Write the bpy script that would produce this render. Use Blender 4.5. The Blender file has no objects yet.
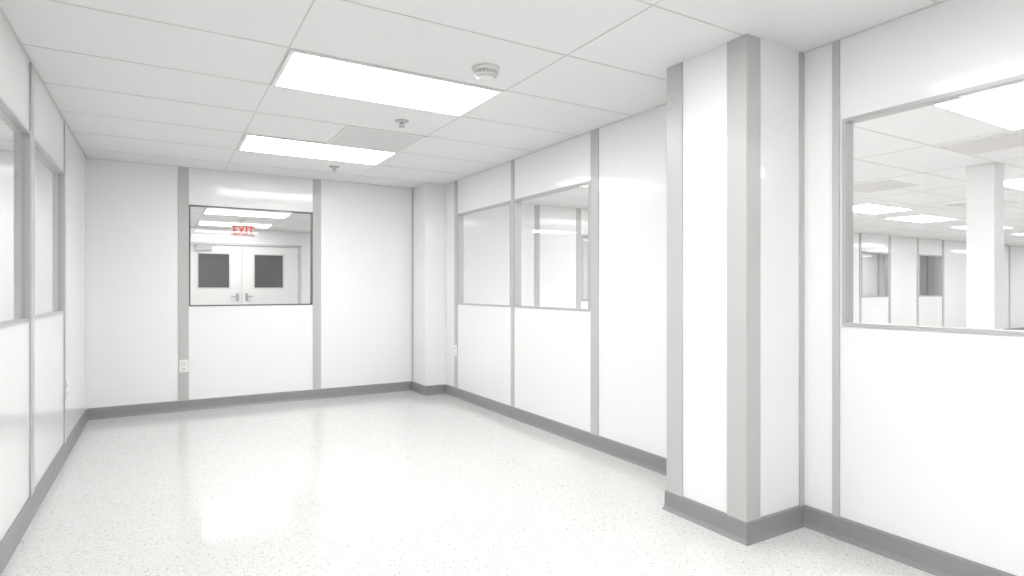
import bpy, math, bmesh
from mathutils import Vector
S = 1.18            # metres per unit (unit = camera height)
H = 2.0             # ceiling height in units
XL, XR = -0.503, 2.34
YB = 5.54
WZ0, WZ1 = 0.862, 1.685
E_MAIN = 13.0

# ---------------------------------------------------------------- materials
def new_mat(name):
    m = bpy.data.materials.new(name); m.use_nodes = True
    return m, m.node_tree.nodes, m.node_tree.links, m.node_tree.nodes['Principled BSDF']

def simple(name, col, rough=0.5, spec=0.5, metal=0.0, coat=0.0, crough=0.05, bump=0.0, bscale=200, var=0.0):
    m, n, l, p = new_mat(name)
    p.inputs['Base Color'].default_value = (*col, 1)
    p.inputs['Roughness'].default_value = rough
    p.inputs['Specular IOR Level'].default_value = spec
    p.inputs['Metallic'].default_value = metal
    p.inputs['Coat Weight'].default_value = coat
    p.inputs['Coat Roughness'].default_value = crough
    if bump or var:
        tc = n.new('ShaderNodeTexCoord'); nz = n.new('ShaderNodeTexNoise')
        nz.inputs['Scale'].default_value = bscale
        l.new(tc.outputs['Object'], nz.inputs['Vector'])
        if bump:
            b = n.new('ShaderNodeBump'); b.inputs['Strength'].default_value = bump
            b.inputs['Distance'].default_value = 0.002
            l.new(nz.outputs['Fac'], b.inputs['Height']); l.new(b.outputs['Normal'], p.inputs['Normal'])
            if coat: l.new(b.outputs['Normal'], p.inputs['Coat Normal'])
        if var:
            r = n.new('ShaderNodeValToRGB')
            r.color_ramp.elements[0].color = (*[c*(1-var) for c in col], 1)
            r.color_ramp.elements[1].color = (*col, 1)
            r.color_ramp.elements[0].position = 0.35; r.color_ramp.elements[1].position = 0.65
            l.new(nz.outputs['Fac'], r.inputs['Fac']); l.new(r.outputs['Color'], p.inputs['Base Color'])
    return m

def emis(name, col, s):
    m = bpy.data.materials.new(name); m.use_nodes = True
    n = m.node_tree.nodes; l = m.node_tree.links
    n.clear(); o = n.new('ShaderNodeOutputMaterial'); e = n.new('ShaderNodeEmission')
    e.inputs['Color'].default_value = (*col, 1); e.inputs['Strength'].default_value = s
    l.new(e.outputs[0], o.inputs['Surface']); return m

M_wall = simple('white_wall_panel', (0.85, 0.85, 0.853), 0.30, 0.4, coat=0.6, crough=0.08, bump=0.07, bscale=4)
M_ceil = simple('ceiling_tile_vinyl', (0.845, 0.84, 0.84), 0.45, 0.3, bump=0.04, bscale=90, var=0.008)
M_grid = simple('ceiling_grid_metal', (0.66, 0.66, 0.66), 0.5)
M_strip = simple('grey_batten', (0.50, 0.50, 0.495), 0.32, 0.5, bump=0.02, bscale=40)
M_alu = simple('satin_aluminium_frame', (0.47, 0.47, 0.47), 0.35, 0.5, metal=0.1)
M_dark = simple('dark_frame', (0.14, 0.14, 0.14), 0.4)
M_base = simple('grey_vinyl_base', (0.26, 0.262, 0.268), 0.35, 0.5, bump=0.03, bscale=60)
M_white = simple('white_plastic', (0.80, 0.80, 0.79), 0.35)
M_door = simple('white_door_paint', (0.74, 0.74, 0.735), 0.3)
M_grey = simple('vent_grey', (0.58, 0.57, 0.57), 0.5)
M_louv = simple('vent_louvre_paint', (0.76, 0.75, 0.75), 0.5)
M_slot = simple('dark_slot', (0.06, 0.06, 0.06), 0.5)
M_metal = simple('brushed_metal', (0.45, 0.45, 0.45), 0.3, metal=0.9)
M_vis = simple('smoked_door_glass', (0.075, 0.077, 0.079), 0.12)
M_lens = emis('troffer_lens', (1.0, 0.995, 0.985), E_MAIN)
M_lens2 = emis('troffer_lens_far', (1.0, 0.995, 0.985), E_MAIN*1.15)
M_lens3 = emis('troffer_lens_dim', (1.0, 0.995, 0.985), E_MAIN*0.85)
M_red = emis('exit_red', (0.85, 0.05, 0.03), 0.8)
M_sign = simple('exit_sign_face', (0.50, 0.44, 0.43), 0.4)

# thin window glass
m = bpy.data.materials.new('window_glass'); m.use_nodes = True
n = m.node_tree.nodes; l = m.node_tree.links; n.clear()
o = n.new('ShaderNodeOutputMaterial'); mix = n.new('ShaderNodeMixShader')
tr = n.new('ShaderNodeBsdfTransparent'); tr.inputs[0].default_value = (0.955, 0.96, 0.96, 1)
gl = n.new('ShaderNodeBsdfGlossy'); gl.inputs['Roughness'].default_value = 0.02
lw = n.new('ShaderNodeLayerWeight'); lw.inputs[0].default_value = 0.5
pw = n.new('ShaderNodeMath'); pw.operation = 'POWER'; pw.inputs[1].default_value = 5
ml = n.new('ShaderNodeMath'); ml.operation = 'MULTIPLY_ADD'; ml.inputs[1].default_value = 0.8; ml.inputs[2].default_value = 0.045
l.new(lw.outputs['Facing'], pw.inputs[0]); l.new(pw.outputs[0], ml.inputs[0]); l.new(ml.outputs[0], mix.inputs[0])
l.new(tr.outputs[0], mix.inputs[1]); l.new(gl.outputs[0], mix.inputs[2]); l.new(mix.outputs[0], o.inputs['Surface'])
M_glass = m

# speckled floor
m, n, l, p = new_mat('speckled_vinyl_floor')
tc = n.new('ShaderNodeTexCoord')
def speck(scale, thr, seedoff):
    mp = n.new('ShaderNodeMapping'); mp.inputs['Location'].default_value = (seedoff, seedoff*1.7, 0)
    l.new(tc.outputs['Object'], mp.inputs['Vector'])
    v = n.new('ShaderNodeTexVoronoi'); v.inputs['Scale'].default_value = scale
    l.new(mp.outputs[0], v.inputs['Vector'])
    s = n.new('ShaderNodeSeparateColor'); l.new(v.outputs['Color'], s.inputs[0])
    g = n.new('ShaderNodeMath'); g.operation = 'GREATER_THAN'; g.inputs[1].default_value = thr
    l.new(s.outputs[0], g.inputs[0]); return g
base = (0.665, 0.66, 0.65, 1)
prev = None
for sc, th, so, col in [(230, 0.86, 0.0, (0.55, 0.54, 0.525, 1)), (160, 0.955, 3.1, (0.43, 0.42, 0.41, 1)), (160, 0.88, 7.7, (0.71, 0.705, 0.70, 1))]:
    g = speck(sc, th, so)
    mx = n.new('ShaderNodeMix'); mx.data_type = 'RGBA'
    l.new(g.outputs[0], mx.inputs[0])
    if prev is None: mx.inputs[6].default_value = base
    else: l.new(prev.outputs[2], mx.inputs[6])
    mx.inputs[7].default_value = col
    prev = mx
l.new(prev.outputs[2], p.inputs['Base Color'])
p.inputs['Roughness'].default_value = 0.09
p.inputs['Specular IOR Level'].default_value = 0.55
nz = n.new('ShaderNodeTexNoise'); nz.inputs['Scale'].default_value = 5
b = n.new('ShaderNodeBump'); b.inputs['Strength'].default_value = 0.04; b.inputs['Distance'].default_value = 0.01
l.new(tc.outputs['Object'], nz.inputs['Vector']); l.new(nz.outputs['Fac'], b.inputs['Height']); l.new(b.outputs['Normal'], p.inputs['Normal'])
M_floor = m

# ---------------------------------------------------------------- mesh helpers
def boxes(name, lst, mat, parent=None, bevel=0.0):
    """lst of (x0,x1,y0,y1,z0,z1) in units"""
    bm = bmesh.new()
    for (x0, x1, y0, y1, z0, z1) in lst:
        x0, x1 = sorted((x0, x1)); y0, y1 = sorted((y0, y1)); z0, z1 = sorted((z0, z1))
        v = [bm.verts.new((x*S, y*S, z*S)) for z in (z0, z1) for y in (y0, y1) for x in (x0, x1)]
        for f in ((0,2,3,1),(4,5,7,6),(0,1,5,4),(2,6,7,3),(0,4,6,2),(1,3,7,5)):
            bm.faces.new([v[i] for i in f])
    me = bpy.data.meshes.new(name); bm.to_mesh(me); bm.free()
    me.materials.append(mat)
    ob = bpy.data.objects.new(name, me); bpy.context.collection.objects.link(ob)
    if bevel:
        bv = ob.modifiers.new('bevel', 'BEVEL'); bv.width = bevel; bv.segments = 2; bv.limit_method = 'ANGLE'
    if parent: ob.parent = parent
    return ob

def empty(name):
    e = bpy.data.objects.new(name, None); e.empty_display_size = 0.05
    bpy.context.collection.objects.link(e); return e

def cyl(name, r0, r1, z0, z1, cx, cy, mat, parent=None, seg=40):
    bm = bmesh.new()
    bmesh.ops.create_cone(bm, cap_ends=True, segments=seg, radius1=r0*S, radius2=r1*S, depth=abs(z1-z0)*S)
    bmesh.ops.translate(bm, verts=bm.verts, vec=(cx*S, cy*S, (z0+z1)/2*S))
    me = bpy.data.meshes.new(name); bm.to_mesh(me); bm.free(); me.materials.append(mat)
    for q in me.polygons: q.use_smooth = len(q.vertices) == 4
    ob = bpy.data.objects.new(name, me); bpy.context.collection.objects.link(ob)
    if parent: ob.parent = parent
    return ob

def ax(axis, n0, n1, a0, a1, z0, z1):
    return (n0, n1, a0, a1, z0, z1) if axis == 'x' else (a0, a1, n0, n1, z0, z1)

def wall(name, axis, n0, n1, a0, a1, ops=()):
    lst = []; cur = a0
    for (o0, o1, z0, z1) in sorted(ops):
        lst.append(ax(axis, n0, n1, cur, o0, 0, H))
        if z0 > 0: lst.append(ax(axis, n0, n1, o0, o1, 0, z0))
        lst.append(ax(axis, n0, n1, o0, o1, z1, H)); cur = o1
    lst.append(ax(axis, n0, n1, cur, a1, 0, H))
    return boxes(name, lst, M_wall)

wcount = [0]
def window(axis, n0, n1, a0, a1, z0=WZ0, z1=WZ1, fw=0.009, mat=None, inner=0, mullion=None):
    """inner: coordinate of the wall face the pane sits flush with"""
    wcount[0] += 1
    e = empty('window_%d' % wcount[0]); mat = mat or M_alu
    p = 0.005; q0, q1 = min(n0, n1)-p, max(n0, n1)+p
    o = 0.005
    fr = [ax(axis, q0, q1, a0-o, a0+fw, z0-o, z1+o), ax(axis, q0, q1, a1-fw, a1+o, z0-o, z1+o),
          ax(axis, q0, q1, a0+fw, a1-fw, z0-o, z0+fw), ax(axis, q0, q1, a0+fw, a1-fw, z1-fw, z1+o)]
    boxes('frame', fr, mat, e)
    d = 1 if abs(inner-n0) < abs(inner-n1) else -1
    if n1 < n0: d = -d
    gn = inner + d*0.010
    bm = bmesh.new()
    if axis == 'x': c = [(gn, a0, z0), (gn, a1, z0), (gn, a1, z1), (gn, a0, z1)]
    else: c = [(a0, gn, z0), (a1, gn, z0), (a1, gn, z1), (a0, gn, z1)]
    bm.faces.new([bm.verts.new(tuple(k*S for k in v)) for v in c])
    me = bpy.data.meshes.new('glass'); bm.to_mesh(me); bm.free(); me.materials.append(M_glass)
    ob = bpy.data.objects.new('glass', me); bpy.context.collection.objects.link(ob); ob.parent = e
    return e

tcount = [0]
def strips(axis, face, dirn, spans, z0=0.085, z1=H, th=0.007, mat=None):
    for (a0, a1) in spans:
        tcount[0] += 1
        boxes('trim_%d' % tcount[0], [ax(axis, face, face+dirn*th, a0, a1, z0, z1)], mat or M_strip, bevel=0.002)

# ---------------------------------------------------------------- shell
T = 0.045
GX0, GX1, GY0, GY1 = -4.2, 19.5, -2.2, 12.0
boxes('floor', [(GX0-.1, GX1+.1, GY0-.1, GY1+.1, -0.08, 0)], M_floor)
boxes('ceiling', [(GX0-.1, GX1+.1, GY0-.1, GY1+.1, H, H+0.08)], M_ceil)

# main room
LW = [(3.405, 4.345), (2.37, 3.30), (1.34, 2.27), (0.31, 1.24)]
wall('wall_left', 'x', XL-T, XL, GY0, YB+T, [(a, b, WZ0, WZ1) for a, b in LW])
for a, b in LW: window('x', XL-T, XL, a, b, inner=XL)
strips('x', XL, 1, [(4.355, 4.41), (3.31, 3.39), (2.28, 2.36), (1.25, 1.33), (0.22, 0.30)])
strips('x', XL, 1, [(YB-0.03, YB)], mat=M_wall)

BW = (0.193, 1.168)
wall('wall_back', 'y', YB, YB+T, XL-T, XR+T, [(*BW, WZ0, WZ1+.005)])
window('y', YB, YB+T, *BW, z1=WZ1+.005, fw=0.005, mat=M_dark, inner=YB)
strips('y', YB, -1, [(0.112, 0.186), (1.175, 1.247)])

RW = [(3.975, 4.925), (2.985, 3.91)]
RN = [(0.40, 1.355)]
wall('wall_right', 'x', XR, XR+T, GY0, YB, [(a, b, WZ0, WZ1) for a, b in RW] + [(a, b, WZ0-.005, WZ1-.012) for a, b in RN] + [(-.64, .29, WZ0, WZ1)])
for a, b in RW: window('x', XR, XR+T, a, b, inner=XR)
for a, b in RN: window('x', XR, XR+T, a, b, z0=WZ0-.005, z1=WZ1-.012, inner=XR)
window('x', XR, XR+T, -.64, .29, inner=XR)
strips('x', XR, -1, [(4.94, 5.0), (3.92, 3.965), (2.895, 2.97), (1.37, 1.40), (0.31, 0.385)])
wall('wall_front', 'y', GY0-T, GY0, XL, XR+T)

# structural columns / pilaster
boxes('corner_pilaster', [(2.13, XR, 5.20, YB, 0, H)], M_wall, bevel=0.004)
strips('y', 5.20, -1, [(XR-0.03, XR)], mat=M_wall)
strips('x', 2.13, -1, [(YB-0.03, YB)])
CX, CY0, CY1 = 1.974, 1.530, 1.950
boxes('wall_column', [(CX, XR, CY0, CY1, 0, H)], M_wall)
strips('x', CX, -1, [(CY0-.007, CY0+.088), (CY1-.092, CY1)])
strips('y', CY0, -1, [(CX, CX+.078), (XR-.03, XR)])

# neighbouring rooms
YN = 5.90
FW = [(4.50, 5.42), (6.55, 7.47), (8.62, 9.54), (10.74, 11.62), (12.74, 13.66), (14.8, 15.7)]
wall('wall_north', 'y', YN, YN+T, XR+T, GX1, [(a, b, WZ0-.01, WZ1-.01) for a, b in FW])
for a, b in FW: window('y', YN, YN+T, a, b, z0=WZ0-.01, z1=WZ1-.01, fw=.02, inner=YN)
sp = [(3.80, 3.87)]
for a, b in FW: sp += [(a-.085, a-.015), (b+.015, b+.085)]
sp += [(16.8, 16.87), (17.9, 17.97)]
strips('y', YN, -1, sp)
wall('wall_east', 'x', GX1, GX1+T, GY0, YN+T)
wall('wall_south', 'y', GY0-T, GY0, XR+T, GX1)
wall('wall_west', 'x', GX0-T, GX0, GY0, YB+T)
wall('wall_west_north', 'y', YB, YB+T, GX0, XL-T)
wall('wall_west_south', 'y', GY0-T, GY0, GX0, XL)
wall('wall_link', 'x', XR, XR+T, YB+T, YN+T)
DY = 10.8
DX0, DXM, DX1 = 0.25, 1.145, 2.04
wall('wall_corridor', 'y', DY, DY+T, -2.0, GX1, [(DX0-.04, DX1+.04, 0, 1.76)])
wall('wall_corridor_west', 'x', -2.1, -2.0, YB+T, DY+T)
wall('wall_corridor_partition', 'y', 8.6, 8.7, 3.2, GX1)
strips('y', 8.6, -1, [(q, q+.09) for q in (6.3, 7.4, 12.0, 13.1, 16.4, 17.6, 19.0)])
boxes('office_column', [(5.66, 5.84, 2.08, 2.27, 0, H)], M_wall, bevel=0.003)

# ---------------------------------------------------------------- doors
dcount = 0
boxes('trim_door_frame', [(DX0-.04, DX0-.003, DY-.02, DY+T, 0, 1.76), (DX1+.003, DX1+.04, DY-.02, DY+T, 0, 1.76), (DX0-.04, DX1+.04, DY-.02, DY+T, 1.723, 1.76)], M_grey, bevel=.003)
for (a, b, w0, w1) in ((DX0, DXM-.003, .50, .95), (DXM+.003, DX1, 1.34, 1.79)):
    dcount += 1
    e = empty('door_%d' % dcount)
    y0, y1 = DY+.005, DY+.04; z0, z1 = 1.025, 1.575
    boxes('leaf', [(a, w0, y0, y1, .008, 1.72), (w1, b, y0, y1, .008, 1.72), (w0, w1, y0, y1, .008, z0), (w0, w1, y0, y1, z1, 1.72)], M_door, e)
    boxes('vision_panel', [(w0, w1, y0+.015, y0+.022, z0, z1)], M_vis, e)
    f = .018
    boxes('vision_frame', [(w0-f, w0, y0-.008, y0, z0-f, z1+f), (w1, w1+f, y0-.008, y0, z0-f, z1+f), (w0, w1, y0-.008, y0, z0-f, z0), (w0, w1, y0-.008, y0, z1, z1+f)], M_grey, e)
    s = -1 if dcount == 1 else 1
    hx = DXM + s*.07
    boxes('lever', [(hx-.022, hx+.022, y0-.012, y0, .80, .93), (hx-.008, hx+.008, y0-.045, y0, .865, .885), (hx, hx+s*.10, y0-.05, y0-.035, .865, .885)], M_metal, e, bevel=.003)
    if dcount == 1:
        boxes('closer', [(a+.20, a+.44, y0-.05, y0, 1.63, 1.69), (a+.22, a+.50, y0-.10, y0-.085, 1.70, 1.712), (a+.20, a+.22, y0-.1, y0-.03, 1.69, 1.712)], M_metal, e, bevel=.003)
    boxes('hinges', [((a if s < 0 else b)-.008, (a if s < 0 else b)+.008, y0-.01, y0, z, z+.08) for z in (.15, .85, 1.55)], M_metal, e)

# ---------------------------------------------------------------- exit sign
e = empty('exit_sign')
ex, ey = 1.0, 9.26
boxes('housing', [(ex-.155, ex+.155, ey, ey+.05, 1.755, 1.915)], M_sign, e, bevel=.006)
boxes('canopy', [(ex-.05, ex+.05, ey, ey+.05, 1.985, 2.0), (ex-.012, ex+.012, ey+.015, ey+.035, 1.91, 1.99)], M_white, e)
cu = bpy.data.curves.new('lettering', 'FONT'); cu.body = 'EXIT'; cu.size = .18*S; cu.align_x = 'CENTER'; cu.align_y = 'CENTER'
cu.extrude = .002; cu.offset = .003; cu.space_character = 1.1; cu.materials.append(M_red)
t = bpy.data.objects.new('lettering', cu); bpy.context.collection.objects.link(t)
t.scale = (0.70, 1, 1)
t.location = (ex*S, (ey-.004)*S, 1.834*S); t.rotation_euler = (math.pi/2, 0, 0); t.parent = e

# ---------------------------------------------------------------- ceiling grid
PX, PY, OX, OY = 1.036, 0.518, 0.452, 2.575
def grid(name, x0, x1, y0, y1):
    lst = []; w = 0.0027; t = .002
    i = math.ceil((x0-OX)/PX)
    while OX+i*PX < x1:
        X = OX+i*PX; lst.append((X-w, X+w, y0, y1, H-t, H)); i += 1
    j = math.ceil((y0-OY)/PY)
    while OY+j*PY < y1:
        Y = OY+j*PY; lst.append((x0, x1, Y-w, Y+w, H-t, H)); j += 1
    a = .012
    lst += [(x0, x0+a, y0, y1, H-t, H), (x1-a, x1, y0, y1, H-t, H), (x0, x1, y0, y0+a, H-t, H), (x0, x1, y1-a, y1, H-t, H)]
    boxes(name, lst, M_grid)
grid('ceiling_grid', XL, XR, GY0, YB)
grid('ceiling_grid', XR+T, GX1, GY0, YN)
grid('ceiling_grid', GX0, XL-T, GY0, YB)
grid('ceiling_grid', -2.0, XR, YB+T, DY)

def light(x0, y0, mat=M_lens):
    e = empty('recessed_ceiling_light')
    x1, y1 = x0+PX, y0+PY; b0 = .006; b1 = .024; t = .008
    boxes('trim_frame', [(x0+b0, x0+b1, y0+b0, y1-b0, H-t, H), (x1-b1, x1-b0, y0+b0, y1-b0, H-t, H),
                   (x0+b1, x1-b1, y0+b0, y0+b1, H-t, H), (x0+b1, x1-b1, y1-b1, y1-b0, H-t, H)], M_white, e)
    boxes('lens', [(x0+b1, x1-b1, y0+b1, y1-b1, H-.005, H-.001)], mat, e)
GXl = OX
light(GXl, OY); light(GXl, OY+3*PY); light(GXl, OY-3*PY-.06); light(GXl, OY-6*PY); light(GXl, OY-8*PY)
# corridor
light(GXl, OY+11*PY, M_lens); light(GXl, OY+14*PY, M_lens3)
for (x, y) in ((-1.62, 6.2), (-1.62, 8.27), (2.3, 6.6), (4.0, 9.3)): light(x, y, M_lens)  # unseen lights added to brighten the corridor and doors
for (x, y) in ((5.6, 7.4), (10.0, 6.7), (11.5, 7.4), (13.2, 6.7), (15, 7.4)): light(x, y, M_lens)  # added, none known there: lift the dark space behind the north windows
# left room
for (x, y) in ((-1.98, 4.40), (-2.656, 3.611), (-2.656, 1.02), (-2.656, -1.0)): light(x, y, M_lens)  # first one is added out of sight, to lighten the left window view
# big room
for (x, y) in ((3.56, 1.09), (2.50, 1.90), (7.08, 3.80), (8.75, 4.0), (10.9, 4.10), (6.62, 2.0), (4.6, 4.4), (3.2, 3.5), (3.56, -.6),
               (6.62, -.4), (9.7, 2.0), (12.8, 2.0), (9.7, -.4), (13.2, 4.1), (12.8, -.4), (15.6, 3.2), (17.6, 4.2), (17.6, 1.5), (15.6, 0)):  # includes unseen lights added to brighten the dim room and dark east end
    light(x, y, M_lens2)

# ---------------------------------------------------------------- air vents
def vent(x0, y0, w=.518, l=.518):
    e = empty('ceiling_air_vent'); b = .02; t = .006
    boxes('frame', [(x0, x0+b, y0, y0+l, H-t, H), (x0+w-b, x0+w, y0, y0+l, H-t, H), (x0+b, x0+w-b, y0, y0+b, H-t, H), (x0+b, x0+w-b, y0+l-b, y0+l, H-t, H)], M_white, e)
    k = 22; st = (l-2*b)/k
    boxes('louvres', [(x0+b, x0+w-b, y0+b+i*st, y0+b+i*st+st*.72, H-.004, H-.001) for i in range(k)], M_louv, e)
    boxes('backing', [(x0+b, x0+w-b, y0+b, y0+l-b, H-.0008, H)], M_louv, e)
vent(.970, 3.611)
vent(5.75, 2.9); vent(4.65, 1.55); vent(8.0, 2.9)

# ---------------------------------------------------------------- smoke detector, sprinklers
e = empty('smoke_detector')
sx, sy = 1.265, 2.37
cyl('base', .058, .064, H-.014, H, sx, sy, M_white, e)
cyl('vent_ring', .046, .048, H-.030, H-.014, sx, sy, M_grey, e)
cyl('rim', .048, .056, H-.038, H-.028, sx, sy, M_white, e)
cyl('cap', .030, .048, H-.050, H-.038, sx, sy, M_white, e)
boxes('vent_ribs', [(sx+math.cos(a)*.047-.003, sx+math.cos(a)*.047+.003, sy+math.sin(a)*.047-.003, sy+math.sin(a)*.047+.003, H-.030, H-.013) for a in [i*math.pi/9 for i in range(18)]], M_white, e)
for (px, py) in ((1.225, 3.36), (1.21, 4.90)):
    e = empty('fire_sprinkler')
    cyl('escutcheon', .030, .042, H-.010, H, px, py, M_grey, e)
    cyl('stem', .008, .010, H-.020, H-.010, px, py, M_metal, e, 16)
    boxes('yoke', [(px-.012, px-.008, py-.003, py+.003, H-.034, H-.018), (px+.008, px+.012, py-.003, py+.003, H-.034, H-.018), (px-.012, px+.012, py-.003, py+.003, H-.021, H-.017)], M_metal, e)
    cyl('deflector', .018, .018, H-.036, H-.033, px, py, M_metal, e, 20)

# ---------------------------------------------------------------- outlets
def outlet(axis, face, d, a, z):
    e = empty('wall_outlet'); w, h = .034, .052
    boxes('plate', [ax(axis, face, face+d*.006, a-w, a+w, z-h, z+h)], M_white, e, bevel=.003)
    boxes('receptacles', [ax(axis, face+d*.006, face+d*.009, a-.016, a+.016, z+q-.017, z+q+.017) for q in (-.024, .024)], M_white, e, bevel=.002)
    boxes('slots', [ax(axis, face+d*.009, face+d*.0095, a+s-.0015, a+s+.0015, z+q-.006, z+q+.006) for q in (-.024, .024) for s in (-.007, .007)], M_slot, e)
outlet('y', YB-.007, -1, .150, .37)
outlet('x', XL+.007, 1, 4.40, .40)
outlet('x', XR-.007, -1, 4.97, .43)

# ---------------------------------------------------------------- baseboards (cove profile sweep)
PROF = [(0.0, 0.0), (.018, 0.0), (.017, .004), (.013, .010), (.010, .020), (.009, .080), (.006, .088), (0.0, .088)]
def sweep(names, pts):
    P = [Vector(p) for p in pts]; nseg = len(P)-1
    nrm = []
    for i in range(nseg):
        d = (P[i+1]-P[i]).normalized(); nrm.append(Vector((d.y, -d.x)))
    off = []
    for i in range(len(P)):
        if i == 0: off.append(nrm[0])
        elif i == nseg: off.append(nrm[-1])
        else:
            q = nrm[i-1]+nrm[i]; off.append(q / (q.dot(nrm[i])))
    groups = {}
    for i, nm in enumerate(names): groups.setdefault(nm, []).append(i)
    for nm, idx in groups.items():
        bm = bmesh.new()
        for i in idx:
            A = [bm.verts.new(((P[i].x+off[i].x*o)*S, (P[i].y+off[i].y*o)*S, z*S)) for o, z in PROF]
            B = [bm.verts.new(((P[i+1].x+off[i+1].x*o)*S, (P[i+1].y+off[i+1].y*o)*S, z*S)) for o, z in PROF]
            k = len(PROF)
            for j in range(k): bm.faces.new((A[j], A[(j+1) % k], B[(j+1) % k], B[j]))
            bm.faces.new(A[::-1]); bm.faces.new(B)
        bmesh.ops.recalc_face_normals(bm, faces=bm.faces)
        me = bpy.data.meshes.new(nm); bm.to_mesh(me); bm.free(); me.materials.append(M_base)
        ob = bpy.data.objects.new(nm, me); bpy.context.collection.objects.link(ob)
sweep(['baseboard_left', 'baseboard_back', 'baseboard_pilaster', 'baseboard_pilaster', 'baseboard_right', 'baseboard_column', 'baseboard_column', 'baseboard_column', 'baseboard_right', 'baseboard_front'],
      [(XL, GY0), (XL, YB), (2.13, YB), (2.13, 5.20), (XR, 5.20), (XR, CY1), (CX, CY1), (CX, CY0), (XR, CY0), (XR, GY0), (XL, GY0)])
sweep(['baseboard_north', 'baseboard_east'], [(XR+T, YN), (GX1, YN), (GX1, GY0)])

# ---------------------------------------------------------------- camera / world
cam = bpy.data.cameras.new('camera'); co = bpy.data.objects.new('camera', cam); bpy.context.collection.objects.link(co)
co.location = (0, 0, S*1.0); co.rotation_euler = (math.pi/2, 0, -math.radians(30.6))
cam.sensor_width = 36; cam.lens = 591/1024*36; cam.shift_y = 0.001; cam.clip_start = 0.02
bpy.context.scene.camera = co
w = bpy.data.worlds.new('world'); bpy.context.scene.world = w; w.use_nodes = True
w.node_tree.nodes['Background'].inputs[0].default_value = (1, 1, 1, 1)
w.node_tree.nodes['Background'].inputs[1].default_value = 0.3
bpy.context.scene.view_settings.view_transform = 'Standard'
bpy.context.scene.view_settings.look = 'None'
bpy.context.scene.view_settings.exposure = 0.13
